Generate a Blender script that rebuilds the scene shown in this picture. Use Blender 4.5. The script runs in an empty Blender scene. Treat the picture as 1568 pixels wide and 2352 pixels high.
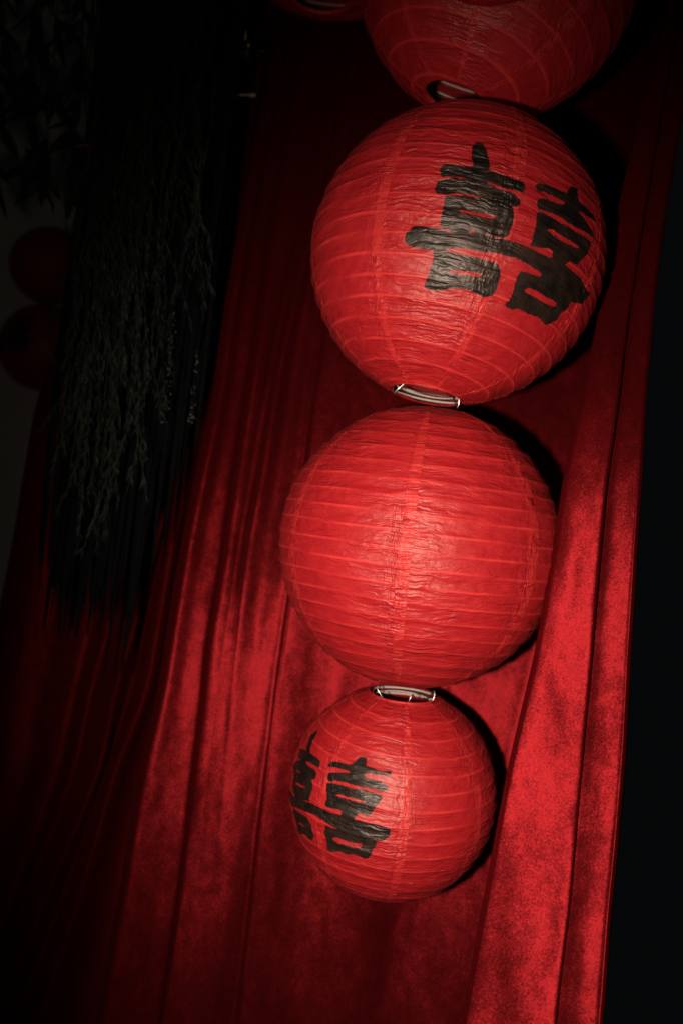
import bpy, math, random
import numpy as np

# ------------------------------------------------------------------ camera, world, light
scene = bpy.context.scene
CAM = np.array([0.0, 0.0, 1.5])
ROLL = math.radians(7.2)
CR = np.array([math.cos(ROLL), 0, math.sin(ROLL)])      # camera right
CU = np.array([-math.sin(ROLL), 0, math.cos(ROLL)])     # camera up
FW = np.array([0.0, 1.0, 0.0])
FPX = 1960.0                                            # focal length in units of a 1568 x 2352 sketch grid

cam_d = bpy.data.cameras.new('camera')
cam = bpy.data.objects.new('camera', cam_d)
scene.collection.objects.link(cam)
cam_d.lens = 30.0
cam_d.sensor_width = 36.0
cam_d.clip_start = 0.05
cam_d.clip_end = 100.0
cam_d.dof.use_dof = True
cam_d.dof.focus_distance = 1.06
cam_d.dof.aperture_fstop = 2.8
import mathutils
# columns: right, up, backward (-forward)
cam.matrix_world = mathutils.Matrix((
    (CR[0], CU[0], -FW[0], CAM[0]), (CR[1], CU[1], -FW[1], CAM[1]), (CR[2], CU[2], -FW[2], CAM[2]), (0, 0, 0, 1)))
scene.camera = cam

world = bpy.data.worlds.new('World')
scene.world = world
world.use_nodes = True
bg = world.node_tree.nodes['Background']
bg.inputs['Color'].default_value = (0.76, 0.92, 1.0, 1)
bg.inputs['Strength'].default_value = 0.0023            # a dark room at night

def P(px, py, d):
    """world point at sketch-grid position (px, py) and distance d along the view axis"""
    return CAM + d * ((px - 784) / FPX * CR + (1176 - py) / FPX * CU + FW)

# camera flash, beside the lens on the left, with a beam narrowed on the lower half of the curtain
FLASH = CAM - 0.135 * CR - 0.035 * CU
aim = P(950, 1480, 1.3)
sp = bpy.data.lights.new('flash', 'SPOT')
sp.energy = 84.0
sp.color = (1.0, 0.87, 0.75)
sp.shadow_soft_size = 0.018
sp.spot_size = math.radians(87)
sp.spot_blend = 1.0
flash = bpy.data.objects.new('flash', sp)
scene.collection.objects.link(flash)
flash.location = FLASH
# the flash head is turned upright with the camera: its beam is taller than wide
zb = -(aim - FLASH) / np.linalg.norm(aim - FLASH)
xb = np.cross(CU, zb); xb /= np.linalg.norm(xb)
yb = np.cross(zb, xb)
flash.rotation_euler = mathutils.Matrix((xb, yb, zb)).transposed().to_euler()
flash.scale = (0.63, 1.0, 1.0)
# wide weak spill of the same flash head
sl = bpy.data.lights.new('flash_spill', 'POINT')
sl.energy = 3.0
sl.color = (1.0, 0.87, 0.75)
sl.shadow_soft_size = 0.02
spill = bpy.data.objects.new('flash_spill', sl)
scene.collection.objects.link(spill)
spill.location = FLASH + np.array([0, -0.01, 0])

scene.view_settings.view_transform = 'Standard'
scene.view_settings.look = 'None'
scene.view_settings.exposure = 0.0
scene.view_settings.gamma = 1.0
scene.view_settings.use_curve_mapping = False
scene.render.engine = 'CYCLES'
scene.cycles.use_denoising = True
scene.cycles.max_bounces = 6
scene.cycles.sample_clamp_indirect = 4.0

rng = np.random.default_rng(7)
random.seed(7)

# ------------------------------------------------------------------ helpers
def link(name, data, parent=None):
    o = bpy.data.objects.new(name, data)
    scene.collection.objects.link(o)
    if parent is not None:
        o.parent = parent
    return o

def tag(o, label=None, cat=None, group=None, kind=None):
    if label: o['label'] = label
    if cat: o['category'] = cat
    if group: o['group'] = group
    if kind: o['kind'] = kind
    return o

def grid_mesh(name, co, mat, attrs=None, closed_u=False, smooth=True):
    """co: rows x cols x 3 array -> quad grid mesh; attrs: name -> rows x cols (float) or rows x cols x 3"""
    nr, nc = co.shape[:2]
    me = bpy.data.meshes.new(name)
    idx = np.arange(nr * nc).reshape(nr, nc)
    if closed_u:
        a = idx[:-1, :]; b = np.roll(idx, -1, 1)[:-1, :]; c = np.roll(idx, -1, 1)[1:, :]; d = idx[1:, :]
    else:
        a = idx[:-1, :-1]; b = idx[:-1, 1:]; c = idx[1:, 1:]; d = idx[1:, :-1]
    f = np.stack([a, b, c, d], -1).reshape(-1, 4).astype(np.int32)
    me.vertices.add(nr * nc)
    me.vertices.foreach_set('co', co.reshape(-1).astype(np.float32))
    me.loops.add(f.size)
    me.loops.foreach_set('vertex_index', f.reshape(-1))
    me.polygons.add(len(f))
    me.polygons.foreach_set('loop_start', np.arange(0, f.size, 4, dtype=np.int32))
    me.polygons.foreach_set('loop_total', np.full(len(f), 4, dtype=np.int32))
    if smooth:
        me.polygons.foreach_set('use_smooth', np.ones(len(f), dtype=bool))
    for k, v in (attrs or {}).items():
        if v.ndim == 3:
            at = me.attributes.new(k, 'FLOAT_VECTOR', 'POINT')
            at.data.foreach_set('vector', v.reshape(-1).astype(np.float32))
        else:
            at = me.attributes.new(k, 'FLOAT', 'POINT')
            at.data.foreach_set('value', v.reshape(-1).astype(np.float32))
    me.update(calc_edges=True)
    me.materials.append(mat)
    return me

def tube_grid(path, rad, sides=6):
    """rows along path, columns round it; rad scalar or per point"""
    path = np.asarray(path, float)
    n = len(path)
    rad = np.broadcast_to(np.asarray(rad, float), (n,))
    t = np.gradient(path, axis=0)
    t /= np.linalg.norm(t, axis=1)[:, None] + 1e-12
    ref = np.array([0.0, 0.0, 1.0]) if abs(t[0, 2]) < 0.9 else np.array([1.0, 0, 0])
    co = np.zeros((n, sides, 3))
    u = np.cross(t[0], ref); u /= np.linalg.norm(u)
    for i in range(n):
        u = u - t[i] * (u @ t[i]); u /= np.linalg.norm(u)
        v = np.cross(t[i], u)
        for s in range(sides):
            a = 2 * math.pi * s / sides
            co[i, s] = path[i] + rad[i] * (math.cos(a) * u + math.sin(a) * v)
    return co

def tube(name, path, rad, mat, sides=6):
    return grid_mesh(name, tube_grid(path, rad, sides), mat, closed_u=True)

def smooth_path(pts, n):
    """Catmull-Rom through the control points"""
    pts = np.asarray(pts, float)
    p = np.vstack([2 * pts[0] - pts[1], pts, 2 * pts[-1] - pts[-2]])
    q = np.linspace(0, len(pts) - 1 - 1e-9, n)
    i = q.astype(int); t = (q - i)[:, None]
    a, b, c, d = p[i], p[i + 1], p[i + 2], p[i + 3]
    return 0.5 * (2 * b + (c - a) * t + (2 * a - 5 * b + 4 * c - d) * t * t + (3 * b - a - 3 * c + d) * t ** 3)

def vnoise(x, y, seed):
    """smooth 2-D value noise, -1..1"""
    xi = np.floor(x).astype(np.int64); yi = np.floor(y).astype(np.int64)
    fx = x - xi; fy = y - yi
    fx = fx * fx * (3 - 2 * fx); fy = fy * fy * (3 - 2 * fy)
    def h(a, b):
        v = (a * 374761393 + b * 668265263 + seed * 1442695041) & 0xFFFFFFFF
        v = ((v ^ (v >> 13)) * 1274126177) & 0xFFFFFFFF
        v = v ^ (v >> 16)
        return (v & 0xFFFF) / 32767.5 - 1.0
    return ((h(xi, yi) * (1 - fx) + h(xi + 1, yi) * fx) * (1 - fy) +
            (h(xi, yi + 1) * (1 - fx) + h(xi + 1, yi + 1) * fx) * fy)

# ------------------------------------------------------------------ materials
class NT:
    def __init__(self, name):
        self.m = bpy.data.materials.new(name)
        self.m.use_nodes = True
        self.t = self.m.node_tree
        for n in list(self.t.nodes):
            self.t.nodes.remove(n)
        self.out = self.t.nodes.new('ShaderNodeOutputMaterial')
    def n(self, typ, ins=None, **props):
        nd = self.t.nodes.new(typ)
        for k, v in props.items():
            setattr(nd, k, v)
        for k, v in (ins or {}).items():
            sk = nd.inputs[k]
            if isinstance(v, bpy.types.NodeSocket):
                self.t.links.new(v, sk)
            else:
                sk.default_value = v
        return nd
    def math(self, op, a, b=0.0, c=0.0, clamp=False):
        nd = self.t.nodes.new('ShaderNodeMath'); nd.operation = op; nd.use_clamp = clamp
        for i, v in enumerate((a, b, c)):
            if isinstance(v, bpy.types.NodeSocket): self.t.links.new(v, nd.inputs[i])
            else: nd.inputs[i].default_value = v
        return nd.outputs[0]
    def vmath(self, op, a, b=(0, 0, 0), scale=None):
        nd = self.t.nodes.new('ShaderNodeVectorMath'); nd.operation = op
        for i, v in enumerate((a, b)):
            if isinstance(v, bpy.types.NodeSocket): self.t.links.new(v, nd.inputs[i])
            else: nd.inputs[i].default_value = v
        if scale is not None:
            if isinstance(scale, bpy.types.NodeSocket): self.t.links.new(scale, nd.inputs['Scale'])
            else: nd.inputs['Scale'].default_value = scale
        return nd.outputs[0]
    def noise(self, vec, scale, detail=2.0, rough=0.5, dist=0.0):
        return self.n('ShaderNodeTexNoise', {'Vector': vec, 'Scale': scale, 'Detail': detail, 'Roughness': rough, 'Distortion': dist})
    def remap(self, v, a, b, c=0.0, d=1.0, smooth=False):
        nd = self.n('ShaderNodeMapRange', {'Value': v, 'From Min': a, 'From Max': b, 'To Min': c, 'To Max': d})
        if smooth: nd.interpolation_type = 'SMOOTHSTEP'
        return nd.outputs[0]
    def mixc(self, fac, a, b):
        nd = self.n('ShaderNodeMix', data_type='RGBA')
        for k, v in ((0, fac), (6, a), (7, b)):
            if isinstance(v, bpy.types.NodeSocket): self.t.links.new(v, nd.inputs[k])
            else: nd.inputs[k].default_value = v
        return nd.outputs[2]
    def surface(self, s):
        self.t.links.new(s, self.out.inputs['Surface'])

def paper_material():
    T = NT('red_tissue_paper')
    at = T.n('ShaderNodeAttribute', attribute_name='pcoord').outputs['Vector']
    ink = T.n('ShaderNodeAttribute', attribute_name='ink').outputs['Fac']
    seam = T.n('ShaderNodeAttribute', attribute_name='seam').outputs['Fac']
    wire = T.n('ShaderNodeAttribute', attribute_name='wire').outputs['Fac']
    # creases running along the wires
    s1 = T.vmath('MULTIPLY', at, (20, 125, 1))
    w1 = T.noise(at, 30, 3).outputs['Color']
    s1d = T.vmath('ADD', s1, T.vmath('MULTIPLY', w1, (1.4, 2.6, 0)))
    n1 = T.noise(s1d, 1.0, 1.6, 0.5).outputs['Fac']
    ridge1 = T.math('ABSOLUTE', T.math('SUBTRACT', n1, 0.5))
    # random facets, as of tissue paper that was folded and smoothed out
    s2 = T.vmath('MULTIPLY', at, (44, 70, 1))
    s2d = T.vmath('ADD', s2, T.vmath('SCALE', w1, scale=1.6))
    vor = T.n('ShaderNodeTexVoronoi', {'Vector': s2d, 'Scale': 1.0, 'Randomness': 1.0}, feature='F1')
    vo2 = T.n('ShaderNodeTexVoronoi', {'Vector': s2d, 'Scale': 1.0, 'Randomness': 1.0}, feature='F2')
    facet = T.math('SUBTRACT', vo2.outputs['Distance'], vor.outputs['Distance'])
    # short creases across the wires, mostly beside the seams
    s3 = T.vmath('ADD', T.vmath('MULTIPLY', at, (170, 34, 1)), T.vmath('SCALE', w1, scale=2.2))
    n3 = T.noise(s3, 1.0, 2, 0.5).outputs['Fac']
    ridge3 = T.math('ABSOLUTE', T.math('SUBTRACT', n3, 0.5))
    near_seam = T.remap(seam, 0.0, 0.024, 1.0, 0.12, True)
    fine = T.noise(at, 900, 3, 0.65).outputs['Fac']
    s4 = T.vmath('ADD', T.vmath('MULTIPLY', at, (26, 330, 1)), T.vmath('MULTIPLY', w1, (2.0, 5.0, 0)))
    n4 = T.noise(s4, 1.0, 1.0, 0.5).outputs['Fac']
    h = T.math('ADD', ridge1, T.math('MULTIPLY', T.math('ABSOLUTE', T.math('SUBTRACT', n4, 0.5)), 0.28))
    h = T.math('ADD', h, T.math('MULTIPLY', facet, 0.13))
    h = T.math('ADD', h, T.math('MULTIPLY', T.math('MULTIPLY', ridge3, near_seam), 0.9))
    h = T.math('ADD', h, T.math('MULTIPLY', fine, 0.05))
    h = T.math('MULTIPLY', h, T.math('SUBTRACT', 1.0, T.math('MULTIPLY', wire, 0.75)))
    patch = T.remap(T.noise(at, 9, 2).outputs['Fac'], 0.38, 0.62, 0.35, 1.0)
    bump = T.n('ShaderNodeBump', {'Height': h, 'Strength': T.math('MULTIPLY', patch, 1.0), 'Distance': 0.0056}).outputs['Normal']
    # fibres
    fib = T.noise(T.vmath('MULTIPLY', at, (260, 500, 1)), 1.0, 4, 0.7).outputs['Fac']
    cloud = T.noise(at, 40, 3, 0.6).outputs['Fac']
    shade = T.math('MULTIPLY', T.remap(fib, 0.3, 0.7, 0.84, 1.1), T.remap(cloud, 0.3, 0.7, 0.9, 1.08))
    # two layers at the overlap are denser, and the paper lies close on the wire
    red = T.n('ShaderNodeMix', {'Factor': 1.0}, data_type='RGBA', blend_type='MULTIPLY')
    base = T.mixc(T.math('MULTIPLY', wire, 1.0), (0.47, 0.0115, 0.0165, 1), (0.78, 0.040, 0.038, 1))
    lap = T.n('ShaderNodeAttribute', attribute_name='lap').outputs['Fac']
    base = T.mixc(T.math('MULTIPLY', lap, 0.6), base, (0.66, 0.030, 0.028, 1))
    T.t.links.new(base, red.inputs[6])
    sh = T.n('ShaderNodeCombineColor', {'Red': shade, 'Green': shade, 'Blue': shade}).outputs[0]
    T.t.links.new(sh, red.inputs[7])
    redc = red.outputs[2]
    edge = T.noise(T.vmath('MULTIPLY', at, (240, 300, 1)), 1.0, 3, 0.6).outputs['Fac']
    inkv = T.math('ADD', ink, T.math('MULTIPLY', T.math('SUBTRACT', edge, 0.5), 1.1))
    mask = T.remap(inkv, -0.09, 0.09, 0.0, 1.0, True)
    worn = T.remap(T.noise(at, 24, 4, 0.65).outputs['Fac'], 0.42, 0.68, 0.0, 1.0)
    inkc = T.mixc(worn, (0.008, 0.0055, 0.0045, 1), (0.034, 0.017, 0.012, 1))
    col = T.mixc(mask, redc, inkc)
    rough = T.math('ADD', T.remap(cloud, 0.3, 0.7, 0.44, 0.54), T.math('MULTIPLY', mask, -0.05))
    bs = T.n('ShaderNodeBsdfPrincipled', {'Base Color': col, 'Roughness': rough, 'Specular IOR Level': T.math('SUBTRACT', 0.78, T.math('MULTIPLY', mask, 0.10)), 'Specular Tint': (1.0, 0.84, 0.72, 1), 'Normal': bump})
    tr = T.n('ShaderNodeBsdfTranslucent', {'Color': col, 'Normal': bump})
    mx = T.n('ShaderNodeMixShader', {0: 0.10, 1: bs.outputs[0], 2: tr.outputs[0]})
    T.surface(mx.outputs[0])
    return T.m

def velvet_material(name, tint=1.0, tint_d=1.0):
    T = NT(name)
    pos = T.n('ShaderNodeTexCoord').outputs['Object']
    geo = T.n('ShaderNodeNewGeometry').outputs['Normal']
    # lie of the pile: brushed patches, mottling, single tufts
    stretched = T.vmath('MULTIPLY', pos, (1, 1, 0.35))
    lay = T.noise(stretched, 9, 3, 0.55, 0.6).outputs['Color']
    mot = T.noise(T.vmath('MULTIPLY', pos, (1, 1, 0.7)), 62, 4, 0.62).outputs['Color']
    tuft = T.noise(pos, 420, 2, 0.6).outputs['Color']
    half = (0.5, 0.5, 0.5)
    v = T.vmath('SCALE', T.vmath('SUBTRACT', lay, half), scale=0.52)
    v = T.vmath('ADD', v, T.vmath('SCALE', T.vmath('SUBTRACT', mot, half), scale=0.36))
    v = T.vmath('ADD', v, T.vmath('SCALE', T.vmath('SUBTRACT', tuft, half), scale=0.55))
    nrm = T.vmath('NORMALIZE', T.vmath('ADD', geo, v))
    dens = T.remap(T.noise(pos, 300, 3, 0.7).outputs['Fac'], 0.3, 0.7, 0.8, 1.15)
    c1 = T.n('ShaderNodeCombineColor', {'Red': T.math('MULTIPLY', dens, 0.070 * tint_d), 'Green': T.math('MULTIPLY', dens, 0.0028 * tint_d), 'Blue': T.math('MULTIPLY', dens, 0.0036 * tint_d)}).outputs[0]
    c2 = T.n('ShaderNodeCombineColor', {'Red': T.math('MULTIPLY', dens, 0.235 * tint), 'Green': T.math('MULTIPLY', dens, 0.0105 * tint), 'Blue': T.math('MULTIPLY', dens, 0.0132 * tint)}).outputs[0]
    df = T.n('ShaderNodeBsdfDiffuse', {'Color': c1, 'Normal': nrm, 'Roughness': 0.5})
    gl = T.n('ShaderNodeBsdfAnisotropic', {'Color': c2, 'Normal': nrm, 'Roughness': 0.53})
    mx = T.n('ShaderNodeMixShader', {0: 0.62, 1: df.outputs[0], 2: gl.outputs[0]})
    T.surface(mx.outputs[0])
    return T.m

def plain(name, col, rough=0.5, metal=0.0, spec=0.5, var=0.15, scale=60.0, bump=0.0):
    T = NT(name)
    pos = T.n('ShaderNodeTexCoord').outputs['Object']
    nz = T.noise(pos, scale, 4, 0.6).outputs['Fac']
    k = T.remap(nz, 0.3, 0.7, 1 - var, 1 + var)
    cc = T.n('ShaderNodeCombineColor', {'Red': T.math('MULTIPLY', k, col[0]), 'Green': T.math('MULTIPLY', k, col[1]), 'Blue': T.math('MULTIPLY', k, col[2])}).outputs[0]
    ins = {'Base Color': cc, 'Roughness': rough, 'Metallic': metal, 'Specular IOR Level': spec}
    if bump:
        ins['Normal'] = T.n('ShaderNodeBump', {'Height': nz, 'Strength': 0.6, 'Distance': bump}).outputs['Normal']
    b = T.n('ShaderNodeBsdfPrincipled', ins)
    T.surface(b.outputs[0])
    return T.m

M_PAPER = paper_material()
M_VELVET = velvet_material('red_velvet')
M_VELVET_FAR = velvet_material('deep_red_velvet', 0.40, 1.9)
M_WIRE = plain('white_wrapped_wire', (0.46, 0.40, 0.34), 0.6, 0, 0.5, 0.12, 300)
M_STEEL = plain('bare_steel_wire', (0.62, 0.58, 0.52), 0.3, 1.0, 0.5, 0.1, 400)
M_WALL = plain('off_white_plaster', (0.74, 0.64, 0.54), 0.8, 0, 0.3, 0.06, 5, 0.002)
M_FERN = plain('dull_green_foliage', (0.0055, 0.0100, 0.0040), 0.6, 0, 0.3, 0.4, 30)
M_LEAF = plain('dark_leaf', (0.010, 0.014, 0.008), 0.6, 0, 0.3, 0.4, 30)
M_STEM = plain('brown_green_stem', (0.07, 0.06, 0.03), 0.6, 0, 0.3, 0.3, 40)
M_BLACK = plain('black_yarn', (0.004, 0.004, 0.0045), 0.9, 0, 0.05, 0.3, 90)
M_SEQUIN = plain('silver_sequin', (0.055, 0.052, 0.044), 0.42, 1.0, 0.5, 0.1, 80)
M_GOLD = plain('gold_foil', (0.16, 0.12, 0.065), 0.40, 1.0, 0.5, 0.2, 60)
M_TWIG = plain('red_painted_stick', (0.42, 0.03, 0.03), 0.5, 0, 0.4, 0.2, 60)
M_PALE = plain('pale_stick', (0.17, 0.14, 0.11), 0.5, 0, 0.4, 0.2, 60)
M_THREAD = plain('dark_thread', (0.05, 0.012, 0.012), 0.7, 0, 0.3, 0.2, 100)

# print outlines in degrees on the lantern (longitude, latitude)
PRINT_A = [[(-6.64,16.1),(-6.69,17.67),(-5.97,19.13),(-4.82,19.73),(-3.53,19.51),(-2.29,18.07),(-1.19,15.86),(-0.06,13.47),(0.63,10.8),(0.58,8.86),(1.55,8.31),(-4.26,6.38),(-4.73,9.24),(-5.52,11.58),(-6.28,13.75)],
 [(-15.54,6.5),(-15.23,7.88),(-14.01,8.83),(-12.3,8.65),(-8.53,8.78),(-4.82,9.22),(-1.94,9.05),(1.46,8.82),(5.89,8.5),(9.41,8.3),(13.94,8.04),(13.78,4.34),(10.64,4.17),(6.65,4.28),(2.75,4.44),(0.61,4.4),(-4.76,4.2),(-7.61,4.39),(-9.94,4.32),(-12.24,4.1),(-14.25,3.55),(-14.98,4.71)],
 [(-15.59,2.1),(-13.86,2.88),(-10.29,3.75),(-4.72,4.01),(-4.84,4.6),(0.76,4.84),(0.95,3.87),(3.94,3.24),(6.88,3.08),(9.86,3.01),(12.04,2.22),(13.29,1.15),(13.17,-0.61),(11.8,-1.31),(9.87,-1.68),(7,-2.05),(2.23,-2.22),(-0.11,-1.24),(-2.76,-0.96),(-5.56,-0.93),(-8.69,-1.57),(-11.77,-2.49),(-14.63,-2.34),(-15.49,-1.6),(-15.73,0.58)],
 [(-11.87,-3.13),(-10.61,-2.43),(-8.98,-2.38),(-6.32,-1.75),(-4.47,-1.69),(-1.64,-1.78),(-0.13,-1.15),(3.96,-1.44),(10.28,-1.3),(10.96,-2.06),(11.87,-3.7),(12.35,-4.97),(12.34,-7.34),(11.99,-9.32),(12.05,-10.7),(10.66,-12.04),(8.72,-12.35),(3.79,-12.47),(-0.87,-13.29),(-3.72,-13.44),(-7.17,-14.13),(-7.58,-13.38),(-10.24,-13.32),(-11.59,-12.59),(-11.76,-11.71),(-11.52,-9.39),(-11.7,-6.18),(-11.85,-4.31)],
 [(-23.26,-17.62),(-22.94,-16.03),(-21.54,-15.06),(-21.2,-13.91),(-19.78,-13.37),(-16.31,-13.33),(-12.37,-13.5),(-7.16,-14.21),(-5.63,-13.51),(-0.97,-12.85),(3.81,-12.56),(6.82,-12.72),(10.77,-12.37),(14.41,-12.31),(18.69,-12.1),(22.82,-12.34),(26.53,-12.43),(30.36,-12.19),(33.05,-11.96),(37.21,-11.92),(41.97,-11.95),(48.3,-12.08),(51.54,-12.78),(55.23,-13.33),(59.93,-13.21),(57.76,-16.06),(56.52,-18.52),(49.24,-20.59),(49.13,-22.39),(36.1,-23.21),(24.03,-20.05),(29.09,-19.15),(28.82,-18.13),(25.35,-17.76),(20.83,-17.29),(16.1,-16.92),(13.49,-17.23),(9.34,-17.47),(5.4,-18.01),(1.43,-18.24),(-3,-18.45),(-6.27,-19.29),(-9.54,-20.33),(-12.22,-20.85),(-15.55,-20.77),(-19.75,-20.35),(-23.04,-19.41)],
 [(-12.27,-20.55),(-9.6,-20.06),(-6.03,-20.33),(-1.97,-20.51),(2.04,-20.38),(5.11,-20.37),(8.77,-20.38),(9.96,-19.98),(11.28,-20.64),(12.85,-21.84),(13.57,-23.28),(13.89,-25.56),(14.38,-27.83),(14.33,-29.54),(13.17,-30.83),(11.28,-31.91),(8.89,-31.91),(6.29,-31.3),(3.92,-31.1),(-1.04,-31.47),(-3.14,-31.99),(-5.71,-33.03),(-8.39,-33.85),(-11.31,-33.67),(-13.41,-33.22),(-13.92,-31.64),(-13.29,-30.18),(-12.73,-28.51),(-12.12,-25.71),(-11.83,-22.96)],
 [(17.53,8.47),(18.69,10.18),(20.36,10.5),(22.65,11.05),(26.36,11.08),(31,11.61),(31.98,14.05),(33.48,15.78),(36.67,16.04),(36.84,13.4),(37.87,11.7),(42.34,11.77),(46.5,11.97),(49.5,11.85),(49.85,9.57),(45.57,8.94),(40.72,8.51),(37.34,8.19),(35.21,6.64),(30.54,6.57),(30.65,8.1),(27.98,8.04),(24.23,7.96),(21.26,8.02),(19.93,7.31),(18.51,7.43)],
 [(18.98,3.22),(19.79,4.81),(21.62,5.71),(24.53,6),(29.51,6.62),(31.03,7.85),(37.34,8.19),(40.01,7.26),(43.88,6.49),(47.17,5.99),(49.2,4.97),(49.28,3.53),(43.85,2.66),(38.63,2.01),(33.36,1.55),(30.45,2),(26.6,1.86),(21.92,1.35),(19.99,1.1),(19.22,2.06)],
 [(19.87,-0.04),(21.52,0.6),(25.03,0.7),(29.53,0.39),(33.66,0.47),(38.99,0.85),(43.38,1.14),(48.62,1.43),(48.6,-1.08),(47.21,-3.78),(45.25,-6.71),(43.44,-9.29),(41.36,-9.68),(39.13,-9.62),(37.83,-10.91),(37.39,-12.19),(33.23,-12.29),(30.57,-12.6),(30.04,-10.12),(28.46,-9.53),(25.72,-10.57),(22.4,-11.3),(20.6,-11.46),(20.76,-9.27),(20.66,-6.44),(20.38,-3.66)],
 [(20.09,-21.34),(20.62,-19.98),(22.02,-19.76),(23.92,-19.85),(29.14,-19.24),(30.76,-20.13),(39.97,-21.74),(48.7,-20.65),(49.62,-22.74),(47.63,-25.76),(48.33,-28.33),(45.98,-30.39),(43.96,-32.14),(41.4,-31.82),(39.18,-31.21),(35.37,-31.46),(31.65,-31.93),(29.11,-31.7),(26.25,-31.84),(24.09,-32.78),(21.35,-32.82),(20.2,-31.88),(21.1,-29.34),(21.17,-27.32),(20.29,-24.65),(20.04,-23.03)]]
PRINT_A_GAPS = [[(-6.04,-6.95),(-5.52,-6.53),(-1.53,-6.54),(2.21,-6.3),(5.04,-6.05),(6.08,-6.34),(5.76,-6.99),(3.44,-7.4),(0.59,-7.47),(-1.37,-7.2),(-5.06,-7.56)],
 [(-5.35,-26.56),(-4.69,-25.99),(-2.15,-25.64),(1.47,-25.39),(5.1,-25.06),(6.96,-25),(7.15,-25.51),(6.02,-26.15),(2.88,-26.48),(-0.24,-26.79),(-3.91,-27.01)],
 [(25.15,-4.03),(27.42,-3.37),(30.88,-3.91),(35.14,-3.84),(39.02,-3.65),(41.57,-3.52),(41.03,-4.27),(37.15,-4.97),(32.81,-5.33),(29.94,-5.04),(27.22,-4.67)],
 [(25.15,-25.31),(26.42,-24.14),(29.79,-23.97),(35.36,-24.27),(41.17,-23.91),(42.18,-24.86),(41.22,-25.77),(36.94,-26.04),(30.55,-26),(26.24,-25.94)],
 [(-1.52,-12.6),(0.44,-12.33),(0.49,-12.91),(-1.13,-13.2)],
 [(5.31,-12.65),(8.68,-12.22),(11.61,-11.76),(10.76,-12.33),(7.85,-12.81)]]
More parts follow.
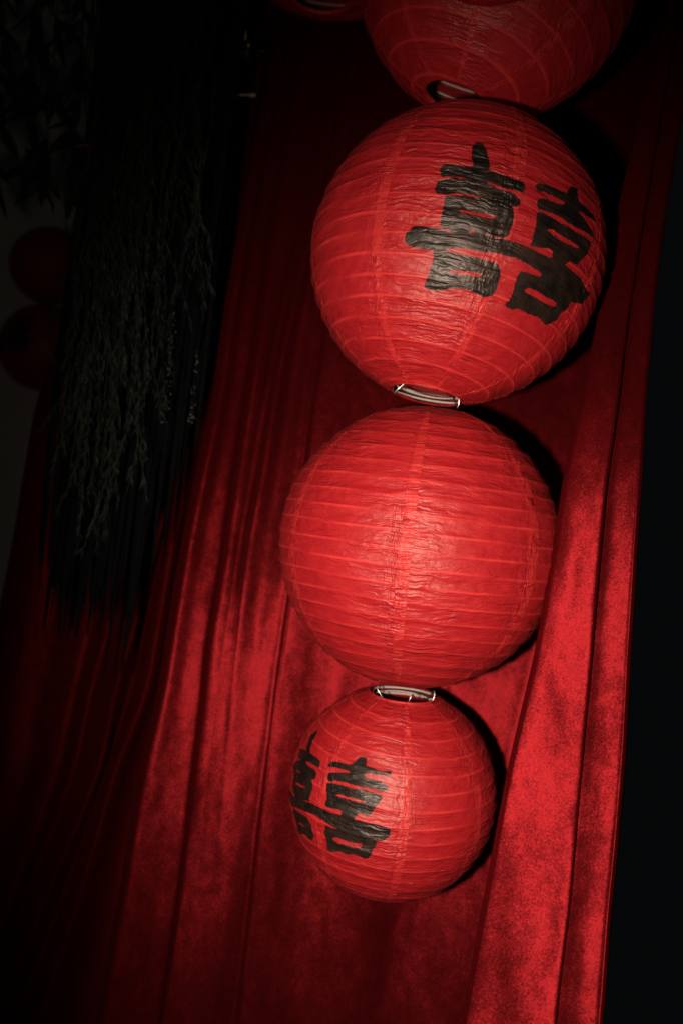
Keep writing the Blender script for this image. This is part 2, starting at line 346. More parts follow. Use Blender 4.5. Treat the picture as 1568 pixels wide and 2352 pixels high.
PRINT_B = [[(-74.38,35.94),(-72.68,34.38),(-70.97,33.12),(-69.97,30.74),(-68.58,29.03),(-68.17,27.02),(-65.58,24.6),(-71.29,23.75),(-73.41,25.53),(-74.96,27.6),(-76.9,29.6),(-77.19,32.3),(-76.76,34.37)],
 [(-83.46,20.69),(-76.58,22.84),(-71.77,24),(-65.21,24.73),(-61.37,24.88),(-56.12,24.71),(-53.05,24.58),(-52.19,23.32),(-51.18,21.17),(-53.14,21.07),(-56.71,20.98),(-60.68,20.8),(-65.36,19.71),(-70.67,18.59),(-76.81,17.06),(-79.11,17.42),(-80.79,19.32)],
 [(-82.08,10.05),(-81.13,12.48),(-77.86,15.41),(-74.04,17.21),(-70.61,19.02),(-65.76,20.04),(-64.49,18.92),(-59.03,18.97),(-53.83,19.11),(-51.83,18.11),(-51.36,16.77),(-51.85,14.73),(-54.17,14.07),(-52.58,12.97),(-51.29,11.58),(-51.71,9.57),(-51.65,7.74),(-51.75,5.1),(-52.49,3.12),(-57.68,1.6),(-65.84,-1.44),(-69.47,-1.04),(-72.97,0.6),(-74.97,2.52),(-74,4.9),(-74.87,8.5),(-77.03,10.03)],
 [(-86.28,-4.79),(-76,-1.07),(-70.69,-1.57),(-66.09,-0.38),(-62.63,1.46),(-57.72,1.77),(-54.25,2.23),(-49.97,2.99),(-45.52,3.39),(-42.43,3.6),(-39.45,3.39),(-36.66,3.43),(-33.99,3.42),(-29.99,3.59),(-29.34,5.93),(-25.71,5.89),(-22.33,3.96),(-19.69,3.92),(-17.36,3.05),(-22.76,-2.29),(-30.63,-3.27),(-34.94,-3.16),(-39.62,-2.22),(-43.15,-1.66),(-47.42,-1.82),(-53.42,-2.74),(-58.34,-3.66),(-63.41,-5.07),(-71.8,-7.98),(-77.9,-8.67),(-84.77,-8.4)],
 [(-71.09,-8.27),(-66.53,-7.23),(-60.69,-6.62),(-55.99,-5.75),(-52.57,-5.66),(-50.66,-6.6),(-49.15,-7.92),(-48.35,-9.95),(-47.74,-12.92),(-47.75,-14.99),(-49.47,-17.46),(-52.81,-17.72),(-55.37,-16.79),(-58.95,-18.05),(-65.21,-20.85),(-66.61,-18.72),(-67.98,-16),(-69.57,-12.62),(-70.73,-9.91)],
 [(-46.47,24.43),(-45.3,25.37),(-44.6,27),(-42.11,27.59),(-36.61,28.28),(-33.19,28.44),(-30.66,29.26),(-29.24,31.43),(-28.03,33.57),(-26.64,34.24),(-23.29,34.19),(-22.57,32.51),(-22.17,30.42),(-20.1,30.12),(-17.9,29.99),(-14.81,29.47),(-11.46,29.3),(-6.88,30.09),(-6.77,27.87),(-9.93,27.56),(-14.36,27.46),(-17.2,27.31),(-20.38,26.71),(-22.11,26.11),(-21.55,24.9),(-30.26,24.31),(-30.58,25.73),(-34.23,25.43),(-38.13,25.27),(-42.42,24.38),(-43.99,23.71)],
 [(-43.46,19.07),(-43.23,20.79),(-41.61,21.85),(-37.15,23.24),(-33.67,24.14),(-30.56,24.51),(-30.44,25.62),(-22.33,26.14),(-20.28,24.82),(-16.54,24.5),(-12.56,24.49),(-9.66,23.58),(-7.35,22.21),(-7.52,20.68),(-9.9,20.17),(-12.94,20.19),(-16.79,20.18),(-19.15,20.22),(-22.7,19.98),(-26.83,19.95),(-31.1,19.76),(-35.52,19.32),(-38.16,18.72),(-40.85,17.35),(-42.4,17.95)],
 [(-42.87,15.98),(-39.47,17.06),(-34.95,17.77),(-30.52,17.95),(-26.31,18.09),(-22.35,18.58),(-18.43,18.73),(-14.51,18.33),(-10.7,18.03),(-10.14,16.77),(-10.62,15.01),(-12.74,11.94),(-14.13,8.95),(-15.69,7.09),(-17.93,7.3),(-20.17,7.31),(-21.55,6.45),(-22.47,4.99),(-22.44,3.4),(-29.76,3.48),(-30.18,6.03),(-31.9,6.23),(-34.41,5.8),(-37.91,5.19),(-39.85,5.43),(-40.6,6.62),(-40.12,8.59),(-40.54,11.69),(-41.88,14.13)],
 [(-30.21,3.7),(-22.47,3.57),(-19.73,4.26),(-17.45,3.73),(-12.43,4.08),(-7.07,3.61),(-4.21,2.96),(-3.98,-0.93),(-5.41,-2.23),(-7.03,-3.59),(-10.47,-4.58),(-10.24,-7.2),(-12.18,-9.97),(-12.35,-12.86),(-14.45,-15.49),(-16.32,-16.21),(-18.26,-15.23),(-22.16,-14.91),(-26.24,-16.48),(-29.59,-15.96),(-34.19,-17.74),(-38.04,-18.02),(-38.14,-14.64),(-38.17,-11.36),(-39.32,-8.62),(-38.92,-5.36),(-38.06,-3.9),(-36.17,-4.73),(-32.28,-3.75),(-30.62,-3.49),(-30.12,-0.07)]]
PRINT_B_GAPS = [[(-75.2,10.96),(-70.78,12.72),(-65.82,13.29),(-66.92,12.66),(-72.36,11.5)],
 [(-69.3,6.63),(-66.39,7.61),(-60.96,8.25),(-57.53,8.66),(-57.96,7.92),(-61.21,7.01),(-65.65,6.37),(-68.78,5.86)],
 [(-64.51,-13.15),(-60.48,-12.12),(-56.37,-11.47),(-54.19,-11.3),(-57.39,-12.95),(-61.71,-13.5)],
 [(-35.95,12.26),(-31.88,13.64),(-29.24,13.33),(-25.22,13.69),(-21.26,13.61),(-17.86,13.84),(-18.11,13.1),(-21.07,12.62),(-24.97,12.54),(-29.04,12.51),(-33.24,12.19)],
 [(-34.23,-9.65),(-32.48,-8.62),(-30.35,-8.46),(-26.24,-8.66),(-22.32,-8.44),(-17.82,-7.78),(-17.39,-8.84),(-18.44,-10.11),(-21.46,-10.56),(-26.19,-10.63),(-30.32,-11.03),(-33.34,-10.32)],
 [(-64.86,19.26),(-63.65,20.03),(-59.3,20.24),(-55.35,20.22),(-52.11,20.59),(-52.18,19.69),(-56.23,19.41),(-60.06,19.18)]]

# ------------------------------------------------------------------ the setting
wall_co = np.array([[P(-900, -500, 3.5), P(500, -500, 3.35)], [P(-900, 1480, 3.5), P(500, 1480, 3.35)]])
wall = link('wall', grid_mesh('wall', wall_co, M_WALL, smooth=False))
wall['kind'] = 'structure'

# ------------------------------------------------------------------ curtains
def lines(pts, soft=35):
    # linear through the points, corners rounded off
    a = np.array(pts, float)
    g = np.arange(-700, 3101, 10.0)
    lo = a[0, 1] + (g - a[0, 0]) * (a[1, 1] - a[0, 1]) / (a[1, 0] - a[0, 0])
    hi = a[-1, 1] + (g - a[-1, 0]) * (a[-1, 1] - a[-2, 1]) / (a[-1, 0] - a[-2, 0])
    v = np.where(g < a[0, 0], lo, np.where(g > a[-1, 0], hi, np.interp(g, a[:, 0], a[:, 1])))
    if soft > 0:
        n = int(soft / 10 * 3)
        k = np.exp(-0.5 * (np.arange(-n, n + 1) * 10 / soft) ** 2); k /= k.sum()
        v = np.convolve(np.pad(v, n, mode='reflect', reflect_type='odd'), k, mode='valid')
    return lambda y: np.interp(y, g, v)

def ext(pts, y0=-500, y1=2900):
    """polyline given as (x, y) pairs from top to bottom, continued straight at both ends -> x(y)"""
    a = [(y, x) for x, y in pts]
    k = (a[1][1] - a[0][1]) / (a[1][0] - a[0][0])
    a.insert(0, (y0, a[0][1] + k * (y0 - a[0][0])))
    k = (a[-1][1] - a[-3][1]) / (a[-1][0] - a[-3][0])
    a.append((y1, a[-1][1] + k * (y1 - a[-1][0])))
    return lines(a)

def curtain_rows(cols_at, ys, per):
    rows = []
    for y in ys:
        c = np.array(cols_at(y))
        sm = smooth_path(c, per)
        rows.append(sm)
    rows = np.array(rows)                                  # rows x cols x (px, depth)
    return rows

F0 = ext([(584, 318), (554, 473), (515, 709), (485, 924), (468, 1005), (434, 1160), (395, 1370), (363, 1589), (328, 1733), (300, 1873), (281, 2014), (253, 2154)])
F1 = ext([(644, 387), (619, 537), (588, 773), (556, 970), (533, 1125), (507, 1306), (477, 1477), (467, 1592), (445, 1756), (422, 1967), (398, 2145), (370, 2332)])
F2 = ext([(690, 560), (674, 636), (640, 773), (609, 960), (588, 1091), (567, 1198), (545, 1350), (522, 1560), (500, 1800), (478, 2050)])
F3 = ext([(770, 500), (735, 760), (708, 950), (672, 1250), (623, 1592), (604, 1756), (581, 1943), (558, 2154)])
FE = ext([(1491, 184), (1426, 437), (1400, 580), (1364, 766), (1290, 1110), (1262, 1290), (1230, 1480), (1165, 1760), (1140, 1900), (1060, 2352)])
FG = ext([(1510, 300), (1468, 554), (1437, 766), (1419, 921), (1393, 1093), (1361, 1461), (1336, 1747), (1310, 2052), (1285, 2256)])
FH = ext([(1556, 328), (1525, 510), (1507, 656), (1492, 820), (1483, 921), (1473, 1112), (1448, 1493), (1435, 1748), (1419, 1938), (1400, 2129), (1387, 2320)])
DB = lines([(-500, 2.32), (0, 1.98), (300, 1.82), (580, 1.69), (900, 1.57), (1255, 1.475), (1600, 1.425), (1835, 1.400), (2100, 1.386), (2352, 1.380), (2900, 1.385)], 230)
DE = lines([(-500, 1.58), (0, 1.42), (600, 1.265), (1060, 1.145), (1300, 1.128), (1480, 1.120), (1760, 1.088), (2050, 1.038), (2352, 0.985), (2900, 0.87)], 110)

def main_cols(y):
    x0, x1, x2, x3, xe, xg, xh = F0(y), F1(y), F2(y), F3(y), FE(y), FG(y), FH(y)
    D, E = DB(y), DE(y)
    k1 = np.interp(y, [0, 700, 1000, 1300, 1600, 1900, 2300], [1.0, 0.92, 0.72, 0.48, 0.35, 0.34, 0.5])      # depth of each pleat
    k2 = np.interp(y, [0, 700, 1000, 1250, 1500, 1800, 2300], [1.0, 0.85, 0.58, 0.34, 0.15, 0.03, 0.0])
    k3 = np.interp(y, [0, 900, 1300, 1700, 2300], [0.5, 0.35, 0.08, 0.10, 0.30])
    bl = np.interp(y, [1250, 1850], [1.0, 0.0])                                      # how far the standing pleat bulges
    a0 = 0.009 + 0.007 * bl
    w1 = x1 - x0; w2 = x2 - x1; w3 = x3 - x2; w4 = xe - x3
    c = [(x0 + 70, D + 0.16), (x0 + 26, D + 0.11), (x0 + 4, D + 0.06), (x0, D + 0.03), (x0 + 8, D + 0.010), (x0 + 24, D + 0.002),
         (x0 + 0.55 * w1, D + 0.022 * k1 + 0.004), (x1 - 10, D + 0.034 * k1 + 0.006), (x1 + 7 * k1, D + 0.052 * k1 + 0.006),
         (x1 + 1, D + 0.026 * k1), (x1 + 6, D + 0.002), (x1 + 18, D - 0.004 * k2),
         (x1 + 0.55 * w2 + 8, D + 0.012 * k2), (x2 - 8 - 16 * (1 - k2), D + 0.030 * k2 ** 1.5), (x2 + 8 * k2 - 12 * (1 - k2), D + 0.046 * k2 * k2),
         (x2 + 1, D + 0.020 * k2 * k2), (x2 + 7, D - 0.002 * k2), (x2 + 20, D - 0.010 * k2),
         (x2 + 0.5 * w3, D + 0.001 + 0.02 * k2), (x3 - 14, D + 0.002 + 0.022 * k3), (x3 + 2, D + 0.003 + 0.028 * k3), (x3 + 14, D + 0.002), (x3 + 34, D + 0.003),
         (x3 + 0.25 * w4, D + 0.018), (x3 + 0.45 * w4, D + 0.006), (x3 + 0.66 * w4, D + 0.016), (x3 + 0.85 * w4, D + 0.004),
         (xe - 10, D - 0.010), (xe + 30, D - 0.030), (xe + 62, E + 0.55 * (D - E)), (xe + 52, E + 0.10), (xe + 18, E + 0.045), (xe, E + 0.006), (xe + 7, E - 0.004 - 0.004 * bl), (xe + 22, E - a0)]
    # the standing pleat: first panel bulges out from its left edge, then lies turned towards the room
    wa = xg - xe
    wm = wa * E / FPX
    a1 = a0 + (0.33 + 0.17 * bl) * max(0.0, 0.42 * wm - 0.012); a2 = a1 + 0.29 * 0.33 * wm; a3 = a2 + 0.26 * 0.21 * wm
    c += [(xe + 0.42 * wa, E - a1), (xe + 0.75 * wa, E - a2), (xg - 5, E - a3), (xg + 1, E - a3 + 0.005), (xg - 3, E - a3 + 0.008 + 0.008 * bl), (xg - 1, E - a3 + 0.012 + 0.012 * bl)]
    wb = xh - xg
    wn = wb * E / FPX
    b0 = a3 - 0.012 - 0.012 * bl; b1 = b0 + (0.55 + 0.25 * bl) * 0.24 * wn; b2 = b1 + 0.48 * 0.24 * wn; b3 = b2 + 0.33 * 0.32 * wn; b4 = b3 + 0.28 * 0.14 * wn
    c += [(xg + 0.24 * wb, E - b1), (xg + 0.48 * wb, E - b2), (xg + 0.80 * wb, E - b3), (xh - 6, E - b4), (xh + 1, E - b4 + 0.016), (xh - 5, E - b4 + 0.09), (xh - 40, E - b4 + 0.24)]
    return c

def build_curtain(name, cols_at, ys, per, mat, amp, seed):
    rows = curtain_rows(cols_at, ys, per)
    nr, nc = rows.shape[:2]
    co = np.zeros((nr, nc, 3))
    px, d = rows[:, :, 0], rows[:, :, 1]
    py = np.repeat(np.asarray(ys)[:, None], nc, 1)
    co = CAM + d[..., None] * (((px - 784) / FPX)[..., None] * CR + ((1176 - py) / FPX)[..., None] * CU + FW)
    # slack in the cloth: long shallow ripples plus a few creases
    wx = co[:, :, 0]; wz = co[:, :, 2]
    d = amp * (vnoise(wx * 9, wz * 2.2, seed) + 0.45 * vnoise(wx * 26 + wz * 3, wz * 6, seed + 1) + 0.16 * vnoise(wx * 60, wz * 22, seed + 2))
    co[:, :, 1] += d
    # drop the cloth along its own vertical so that rows are level at both ends
    return grid_mesh(name, co, mat)

ys = np.linspace(-420, 2780, 250)
curtain = link('velvet_curtain', build_curtain('velvet_curtain', main_cols, ys, 620, M_VELVET, 0.0042, 11))
tag(curtain, 'bright red velvet curtain in pleats directly behind the column of paper lanterns', 'curtain')

# second curtain, farther back on the left
LB = lines([(-500, 420), (0, 330), (600, 200), (930, 85), (1080, 60), (1250, 32), (1400, 2), (1600, -30), (2000, -110), (2900, -330)], 25)
S1 = ext([(470, 800), (430, 1018), (374, 1349), (332, 1592), (305, 1660), (262, 1766), (220, 1920), (187, 2037), (131, 2210), (90, 2350)])
S2 = ext([(425, 900), (387, 1112), (339, 1284), (296, 1456), (255, 1592), (225, 1750), (169, 1897), (117, 2014), (70, 2131), (23, 2248), (-20, 2350)])
def far_cols(y):
    xl, s1, s2, x0 = LB(y), S1(y), S2(y), F0(y)
    s2 = max(s2, xl + 30)
    s1 = max(s1, s2 + 24)
    D = np.interp(y, [-500, 1400, 2900], [2.15, 1.90, 1.66])
    w = s2 - xl
    return [(xl + 6, D + 0.03), (xl, D), (xl + 0.2 * w, D - 0.012), (xl + 0.45 * w, D - 0.004), (xl + 0.7 * w, D - 0.014), (s2 - 0.14 * w - 6, D + 0.035),
            (s2 - 6, D - 0.03), (s2 + 5, D - 0.062), (s2 + 17, D - 0.050), (0.5 * (s2 + s1) + 4, D + 0.03), (s1 - 12, D - 0.04), (s1, D - 0.082), (s1 + 16, D - 0.068),
            (s1 + 0.4 * (x0 + 40 - s1) + 8, D + 0.02), (max(x0, s1) + 50, D + 0.04), (max(x0, s1) + 110, D + 0.05)]
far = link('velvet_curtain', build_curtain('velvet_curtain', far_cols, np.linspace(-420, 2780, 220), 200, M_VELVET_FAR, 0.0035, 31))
tag(far, 'dim dark red velvet curtain farther back on the left, swept sideways', 'curtain')

# ------------------------------------------------------------------ paper lanterns
def poly_sdf(x, y, polys):
    """largest signed distance (positive inside) to a set of polygons, in degrees on the lantern"""
    best = np.full(x.shape, -1e3)
    for poly in polys:
        p = np.array(poly)
        dmin = np.full(x.shape, 1e3)
        inside = np.zeros(x.shape, bool)
        for i in range(len(p)):
            ax, ay = p[i - 1]; bx, by = p[i]
            ex, ey = bx - ax, by - ay
            t = np.clip(((x - ax) * ex + (y - ay) * ey) / (ex * ex + ey * ey + 1e-9), 0, 1)
            dmin = np.minimum(dmin, np.hypot(x - ax - t * ex, y - ay - t * ey))
            cond = (ay > y) != (by > y)
            xi = ax + (y - ay) * ex / (ey if abs(ey) > 1e-9 else 1e-9)
            inside ^= cond & (x < xi)
        best = np.maximum(best, np.where(inside, dmin, -dmin))
    return best


def make_lantern(label, centre, R, tilt_x, tilt_y, phase, panels=8, turns=19, dense=None, prints=None, gaps=None, lon_off=0.0, lat_off=0.0, coarse=1.1, seed=1, hooks=None, bare=(), lat_deg=75.5, group='red paper lanterns'):
    root = link('paper_lantern', None)
    root.empty_display_size = 0.05
    root.location = centre
    root.rotation_euler = (math.radians(tilt_x), math.radians(tilt_y), 0)
    tag(root, label, 'lantern', group)
    LAT = math.radians(lat_deg)                     # where the paper stops at the two openings
    _th = np.linspace(-LAT, LAT, 2001)
    _T = np.concatenate([[0], np.cumsum(0.5 * (np.cos(_th[1:]) ** 0.6 + np.cos(_th[:-1]) ** 0.6))])
    _T /= _T[-1]
    span = 360.0 / panels
    over = 4.6
    r_rng = np.random.default_rng(seed)
    band_sag = 0.0026 + 0.0060 * r_rng.random((panels, turns + 3))
    for k in range(panels):
        lon0 = phase + k * span
        a0 = (lon0 + 180) % 360 - 180
        has_ink = False
        step = coarse
        if prints is not None:
            lo = [q[0] + lon_off for poly in prints for q in poly]
            for sft in (-360, 0, 360):
                if min(lo) < a0 + span + over + sft and max(lo) > a0 + sft:
                    has_ink = True
            step = dense if has_ink else coarse
        nc = max(10, int((span + over) / step)) + 1
        nr = max(60, int(2 * math.degrees(LAT) / (step * 0.8)))
        lon = np.linspace(a0, a0 + span + over, nc)
        th = np.linspace(-LAT, LAT, nr)
        LON, TH = np.meshgrid(lon, th)
        T = np.interp(TH, _th, _T) * turns
        helix = T + (LON - phase) / 360.0
        fr = helix - np.floor(helix)
        band = np.floor(helix).astype(int) % (turns + 3)
        dw = np.minimum(fr, 1 - fr)
        sag = band_sag[k, band] * (0.4 + 0.6 * np.sin(np.clip((LON - a0) / span, 0, 1) * math.pi))
        local = LON - a0
        lap = np.clip((local - span) / 0.5, 0, 1)
        r = R * (1 - (4 * fr * (1 - fr)) * (sag + 0.0012) + 0.0030 * np.exp(-(dw / 0.045) ** 2))
        # slack paper between the wires: long folds along the band, cockles at the glued seam
        u = np.radians(LON) * np.cos(TH); v = T
        slack = (4 * fr * (1 - fr)) ** 0.6
        wr = vnoise(u * 6 + 3.1 * seed, v * 2.3, seed + 5 * k) + 0.6 * vnoise(u * 15, v * 4.7, seed + 9 + 5 * k)
        ds = np.minimum(np.abs(local), np.abs(local - span))
        cock = np.exp(-(ds / 5.0) ** 2) * vnoise(u * 55, v * 3.1, seed + 77)
        r += R * slack * (0.0042 * wr + 0.0042 * cock)
        r += R * 0.0040 * vnoise(u * 2.2 + seed, np.degrees(TH) / 26.0, seed + 3)
        r += R * 0.0022 * lap + R * 0.0003
        # a little out of round
        x = r * np.cos(TH) * np.sin(np.radians(LON)); y = -r * np.cos(TH) * np.cos(np.radians(LON)); z = r * np.sin(TH)
        co = np.stack([x, y, z], -1)
        # lip turned in round each ring
        ro = R * math.cos(LAT); zo = R * math.sin(LAT)
        def lip(sgn):
            rows = []
            prof = ((ro - 0.0006, zo + 0.0012), (ro - 0.0012, zo + 0.0022), (ro - 0.0022, zo + 0.0014)) if sgn in bare else ((ro - 0.0030, zo + 0.0012), (ro - 0.0078, zo - 0.0004), (ro - 0.0074, zo - 0.0050))
            for rr, zz in prof:
                rows.append(np.stack([rr * np.sin(np.radians(lon)), -rr * np.cos(np.radians(lon)), np.full(nc, sgn * zz)], -1))
            return rows
        bot = lip(-1)[::-1]; top = lip(1)
        co = np.concatenate([np.array(bot), co, np.array(top)], 0)
        def pad(a):
            return np.concatenate([np.repeat(a[:1], 3, 0), a, np.repeat(a[-1:], 3, 0)], 0)
        ink = np.full(LON.shape, -5.0)
        if has_ink:
            for sft in (-360, 0, 360):
                X = LON - lon_off + sft; Y = np.degrees(TH) - lat_off
                s = poly_sdf(X, Y, prints)
                if gaps: s = np.minimum(s, -poly_sdf(X, Y, gaps))
                ink = np.maximum(ink, np.clip(s, -5, 5))
        pc = np.stack([np.radians(LON) * R * np.maximum(np.cos(TH), 0.5), TH * R, np.full(LON.shape, seed * 3.7 + k * 1.31)], -1)
        wire = np.exp(-(dw / 0.038) ** 2)
        me = grid_mesh('paper_panel', co, M_PAPER, {'ink': pad(ink), 'pcoord': pad(pc), 'seam': pad(np.radians(ds) * R), 'wire': pad(wire), 'lap': pad(lap)})
        link('paper_panel', me, root)
    # one long spiral wire inside the paper
    tt = np.linspace(0.02, turns - 0.02, turns * 44)
    lat = np.interp(tt / turns, _T, _th)
    lonr = np.radians(phase - 360.0 * tt)
    rw = R * 0.9915 - 0.0008
    path = np.stack([rw * np.cos(lat) * np.sin(lonr), -rw * np.cos(lat) * np.cos(lonr), rw * np.sin(lat)], -1)
    link('spiral_wire', tube('spiral_wire', path, 0.0016, M_WIRE, 5), root)
    ro = R * math.cos(LAT); zo = R * math.sin(LAT)
    for sgn in (-1, 1):
        a = np.linspace(0, 2 * math.pi, 65)
        ring = np.stack([(ro - 0.0052) * np.sin(a), -(ro - 0.0052) * np.cos(a), np.full(65, sgn * (zo - (0.0085 if sgn in bare else 0.0022)))], -1)
        link('rim_ring', tube('rim_ring', ring, 0.0011, M_WIRE, 6), root)
    # bent steel spreader: an upright with arms hooked over the rings
    for sgn, angs in (hooks or {}).items():
        for a in angs:
            ar = math.radians(a)
            rad = np.array([math.sin(ar), -math.cos(ar), 0]); tan = np.array([math.cos(ar), math.sin(ar), 0])
            z = np.array([0, 0, 1.0]) * sgn
            q = ro - 0.0052
            pts = [rad * (q - 0.022) + tan * 0.020 + z * (zo - 0.012), rad * (q - 0.010) + tan * 0.012 + z * (zo - 0.005), rad * (q - 0.002) + tan * 0.006 + z * (zo + 0.006),
                   rad * (q + 0.001) + z * (zo + 0.0120), rad * (q + 0.002) - tan * 0.004 + z * (zo + 0.003), rad * (q - 0.003) - tan * 0.006 + z * (zo - 0.008), rad * (q - 0.004) - tan * 0.006 + z * (zo - 0.012)]
            link('wire_hook', tube('wire_hook', smooth_path(pts, 36), 0.0010, M_STEEL, 6), root)
    return root

L = {}
L['b'] = make_lantern('large red paper lantern with big black character facing right, second from top of the column', P(1045.3, 597.1, 1.198), 0.203, -5, 5.6, 8.4,
                      dense=0.42, prints=PRINT_A, gaps=PRINT_A_GAPS, seed=2, hooks={-1: (-72, 76)}, bare=(-1,))
L['c'] = make_lantern('large plain red paper lantern without writing in the middle of the column', P(960.2, 1253.9, 1.242), 0.203, 0, -1.0, -12.0, panels=7, coarse=0.8, turns=20, seed=3)
L['d'] = make_lantern('smallest lantern of the column, lowest, black character on its left side', P(900.3, 1813.0, 1.240), 0.15, 4, -1.5, 0.0, turns=15,
                      dense=0.5, prints=PRINT_B, gaps=PRINT_B_GAPS, seed=4, hooks={1: (-66, 12, 78)}, bare=(1,), lat_deg=71.0)
L['a'] = make_lantern('large red paper lantern topmost in the column, seen from below, cut by the frame', P(1144, -66, 1.24), 0.203, 0, 12.0, -4.0, turns=15, coarse=0.8, seed=5)
L['e'] = make_lantern('red paper lantern peeking in at the top left of the column, bottom opening showing', P(772, -322, 1.52), 0.25, 0, 0, 10, coarse=1.2, seed=6)
L['f'] = make_lantern('small red paper lantern whose lower rim just dips into the top edge', P(1140, -244, 0.88), 0.1, 0, 4, 20, turns=10, coarse=1.2, seed=7)
L['g'] = make_lantern('dim background lantern with black writing, in front of the pale wall', P(100, 800, 3.2), 0.16, 0, 0, 5, coarse=2.0, dense=0.8, prints=PRINT_B, gaps=PRINT_B_GAPS, lon_off=12, turns=13, seed=8)
L['h'] = make_lantern('dim plain background lantern hanging just above the one with writing', P(114, 612, 3.2), 0.1415, 0, 0, 25, coarse=2.0, turns=13, seed=9)

# ------------------------------------------------------------------ hanging things on the left, in the dark
down = np.array([0.0, 0.0, -1.0])

def hang(px, py, d, length):
    a = P(px, py, d)
    return a, a + down * length

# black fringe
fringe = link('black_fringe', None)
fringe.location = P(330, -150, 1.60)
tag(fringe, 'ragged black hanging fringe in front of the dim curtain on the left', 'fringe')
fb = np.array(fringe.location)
PXM = 1.60 / FPX
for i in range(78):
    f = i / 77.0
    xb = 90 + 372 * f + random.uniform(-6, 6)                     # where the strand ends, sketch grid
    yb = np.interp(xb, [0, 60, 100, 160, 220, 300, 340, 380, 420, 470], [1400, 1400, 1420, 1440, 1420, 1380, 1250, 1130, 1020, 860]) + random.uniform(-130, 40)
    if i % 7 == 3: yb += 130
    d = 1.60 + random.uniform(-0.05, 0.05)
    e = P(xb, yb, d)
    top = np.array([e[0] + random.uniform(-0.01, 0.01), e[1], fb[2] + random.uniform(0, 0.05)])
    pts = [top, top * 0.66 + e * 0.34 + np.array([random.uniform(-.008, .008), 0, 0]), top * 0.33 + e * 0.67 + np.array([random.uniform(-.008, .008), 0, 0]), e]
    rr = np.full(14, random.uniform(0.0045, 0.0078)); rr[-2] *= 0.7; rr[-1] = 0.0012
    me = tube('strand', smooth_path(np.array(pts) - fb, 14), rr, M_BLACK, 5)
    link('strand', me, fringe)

# trailing foliage
fern = link('trailing_foliage', None)
fern.location = P(390, -120, 1.38)
tag(fern, 'fine dull green trailing foliage hanging in the dark at the upper left', 'plant')
gb = np.array(fern.location)
def fern_strand(path, n_leaf, ll, name):
    """stem tube with thin needle leaves, one mesh"""
    g = tube_grid(path, np.linspace(0.0013, 0.0005, len(path)), 4)
    verts = list(g.reshape(-1, 3)); faces = []
    nr, s = g.shape[:2]
    for i in range(nr - 1):
        for j in range(s):
            faces.append((i * s + j, i * s + (j + 1) % s, (i + 1) * s + (j + 1) % s, (i + 1) * s + j))
    seg = len(path) - 1
    for q in range(n_leaf):
        t = random.random() * (seg - 0.01); i = int(t); p = path[i] + (path[i + 1] - path[i]) * (t - i)
        tdir = path[i + 1] - path[i]; tdir /= np.linalg.norm(tdir)
        side = np.array([random.gauss(0, 1), random.gauss(0, 1), 0]); side /= np.linalg.norm(side) + 1e-9
        dr = tdir * random.uniform(0.7, 1.0) + side * random.uniform(0.1, 0.5)
        dr /= np.linalg.norm(dr)
        ln = ll * random.uniform(0.5, 1.2)
        w = np.cross(dr, np.array([0.2, 1, 0.1])); w = w / (np.linalg.norm(w) + 1e-9) * 0.0007
        b = len(verts)
        verts += [p, p + dr * ln * 0.5 + w, p + dr * ln + np.array([0, 0, -0.2 * ln]), p + dr * ln * 0.5 - w]
        faces.append((b, b + 1, b + 2, b + 3))
    me = bpy.data.meshes.new(name)
    me.from_pydata([tuple(v) for v in verts], [], faces)
    me.materials.append(M_FERN)
    return me
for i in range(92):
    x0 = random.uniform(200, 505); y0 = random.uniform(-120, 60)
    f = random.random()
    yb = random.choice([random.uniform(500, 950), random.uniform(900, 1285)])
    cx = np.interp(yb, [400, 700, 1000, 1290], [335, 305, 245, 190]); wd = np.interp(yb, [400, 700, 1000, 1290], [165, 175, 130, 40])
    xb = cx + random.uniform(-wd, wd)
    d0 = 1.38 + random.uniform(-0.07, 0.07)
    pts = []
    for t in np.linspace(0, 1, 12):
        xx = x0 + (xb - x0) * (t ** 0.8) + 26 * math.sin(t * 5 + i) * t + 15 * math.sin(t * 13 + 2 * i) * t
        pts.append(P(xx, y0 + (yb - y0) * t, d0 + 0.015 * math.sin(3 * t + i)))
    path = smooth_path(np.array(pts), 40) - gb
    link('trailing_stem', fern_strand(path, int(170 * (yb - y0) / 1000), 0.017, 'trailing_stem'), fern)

# dark leafy branch hanging in the top corner
branch = link('leafy_branch', None)
branch.location = P(60, -180, 1.75)
tag(branch, 'dark leafy branch in the top left corner in front of the wall', 'plant')
bb = np.array(branch.location)
def leaf_mesh():
    rows = []
    for t in np.linspace(0, 1, 7):
        w = 0.011 * math.sin(math.pi * min(1.0, 0.05 + 0.95 * t) ** 0.8) + 0.0003
        z = -0.075 * t; y = 0.012 * math.sin(2.2 * t)
        rows.append([(-w, y, z), (0, y + 0.003, z), (w, y, z)])
    return grid_mesh('leaf', np.array(rows), M_LEAF)
leaf = leaf_mesh()
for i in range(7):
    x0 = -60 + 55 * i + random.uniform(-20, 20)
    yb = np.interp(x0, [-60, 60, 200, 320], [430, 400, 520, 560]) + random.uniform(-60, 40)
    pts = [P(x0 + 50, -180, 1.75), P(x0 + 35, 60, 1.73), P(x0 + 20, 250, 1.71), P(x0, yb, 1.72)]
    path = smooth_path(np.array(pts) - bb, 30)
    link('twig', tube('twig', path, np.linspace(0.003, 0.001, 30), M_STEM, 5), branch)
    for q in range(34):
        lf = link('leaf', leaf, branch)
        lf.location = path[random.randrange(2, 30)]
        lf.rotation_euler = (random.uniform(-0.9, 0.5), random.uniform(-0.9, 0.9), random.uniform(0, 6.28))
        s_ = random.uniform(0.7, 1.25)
        lf.scale = (s_, s_, s_)

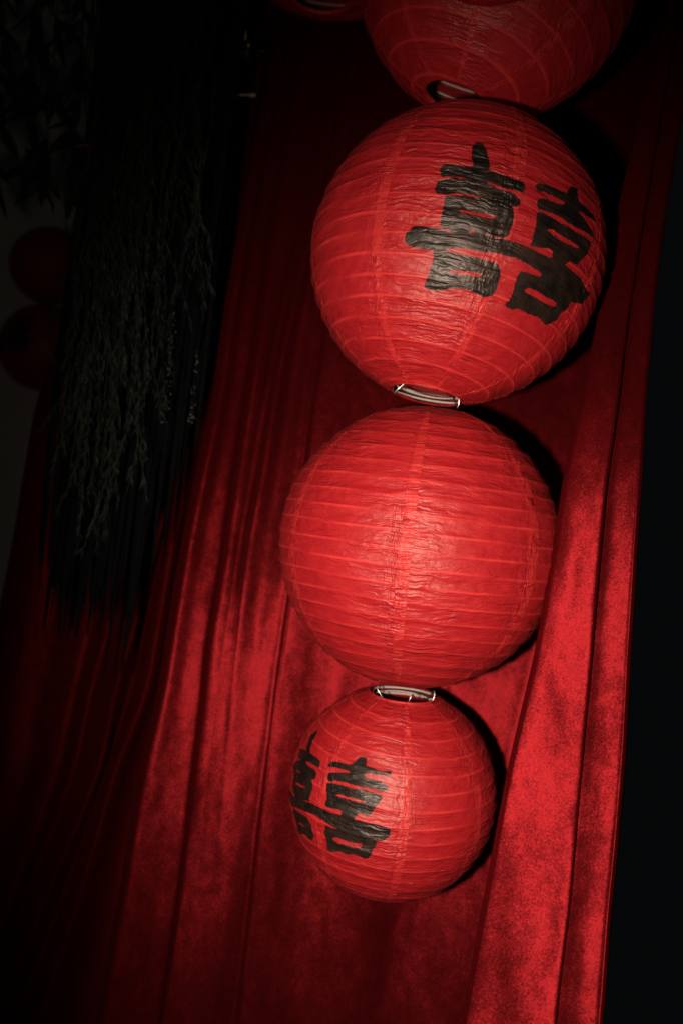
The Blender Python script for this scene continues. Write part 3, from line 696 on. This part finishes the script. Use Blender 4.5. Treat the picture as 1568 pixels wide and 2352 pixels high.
# two sequinned tassels
def tassel(label, px0, py0, px1, py1, d, wpx, n):
    root = link('sequin_tassel', None)
    a = P(px0, py0, d); b = P(px1, py1, d)
    root.location = a
    tag(root, label, 'tassel', 'sequin tassels by the curtain edge')
    cord_top = a + np.array([0.01, 0, 0.75])
    link('cord', tube('cord', smooth_path([cord_top - a, np.array([0.004, 0, .3]), np.zeros(3), b - a], 16), 0.0022, M_BLACK, 5), root)
    for i in range(n):
        t = random.random() ** 0.75
        c = (b - a) * t + np.array([random.gauss(0, 1) * wpx * d / FPX * (0.25 + 0.5 * t), random.gauss(0, 0.006), 0])
        if True:
            nrm = np.array([random.gauss(0.05, 0.45), -1, random.gauss(0, 0.5)]); nrm /= np.linalg.norm(nrm)
            u = np.cross(nrm, [0, 0, 1]); u /= np.linalg.norm(u); v = np.cross(nrm, u)
            r = random.uniform(0.0011, 0.0021)
            ring = [c + r * (math.cos(q) * u + math.sin(q) * v) for q in np.linspace(0, 2 * math.pi, 8, endpoint=False)]
            me = bpy.data.meshes.new('sequin')
            front = [tuple(p + nrm * 0.0002) for p in ring] + [tuple(c + nrm * 0.0008)]
            back = [tuple(p - nrm * 0.0002) for p in ring]
            fs = [(j, (j + 1) % 8, 8) for j in range(8)] + [tuple(9 + j for j in range(7, -1, -1))] + [(j, 9 + j, 9 + (j + 1) % 8, (j + 1) % 8) for j in range(8)]
            me.from_pydata(front + back, [], fs); me.materials.append(M_SEQUIN)
            link('sequin', me, root)
    return root
tassel('longer silver sequin tassel hanging left of the red curtain edge', 402, 700, 376, 972, 1.5, 9, 130)
tassel('thinner silver sequin tassel right beside the red curtain edge', 456, 800, 438, 972, 1.5, 5, 70)

# gold foil ornament near the top
orn = link('foil_ornament', None)
orn.location = P(560, 105, 1.62)
tag(orn, 'small glittering gold foil ornament in the dark near the upper left lantern', 'ornament')
for i in range(9):
    a = random.uniform(0, 2 * math.pi); ln = random.uniform(0.02, 0.045)
    dr = np.array([math.cos(a), random.uniform(-.4, .2), math.sin(a)]); dr /= np.linalg.norm(dr)
    w = np.cross(dr, [0, 1, 0.2]); w /= np.linalg.norm(w)
    rows = []
    for t in np.linspace(0, 1, 6):
        wid = 0.008 * math.sin(math.pi * (0.08 + 0.9 * t))
        mid = dr * ln * t + np.array([0, 0.004 * math.sin(5 * t + i), -0.01 * t * t])
        rows.append([mid - w * wid, mid + np.array([0, -0.002, 0]), mid + w * wid])
    link('foil_leaf', grid_mesh('foil_leaf', np.array(rows), M_GOLD), orn)

def stick(name, label, a, b, r, mat, knob=False):
    n = 12
    path = smooth_path([a, 0.5 * (a + b) + np.array([0, 0, 0.002]), b], n)
    rad = np.linspace(r * 0.7, r, n)
    rad[0] *= 0.4
    if knob:
        rad[-3:] = [r * 1.9, r * 2.1, r * 0.8]
    o = link(name, tube(name, path, rad, mat, 7))
    tag(o, label, 'stick')
stick('thin_stick', 'thin red stick lying level in the dark foliage', P(172, 336, 1.45), P(252, 335, 1.43), 0.0026, M_TWIG)
stick('thin_stick', 'thin red stick slanting down in the dark foliage above the level one', P(252, 118, 1.45), P(294, 200, 1.43), 0.0024, M_TWIG)
stick('thin_stick', 'pale stick with a thicker end beside the foil ornament', P(520, 222, 1.6), P(588, 219, 1.58), 0.0022, M_PALE, True)
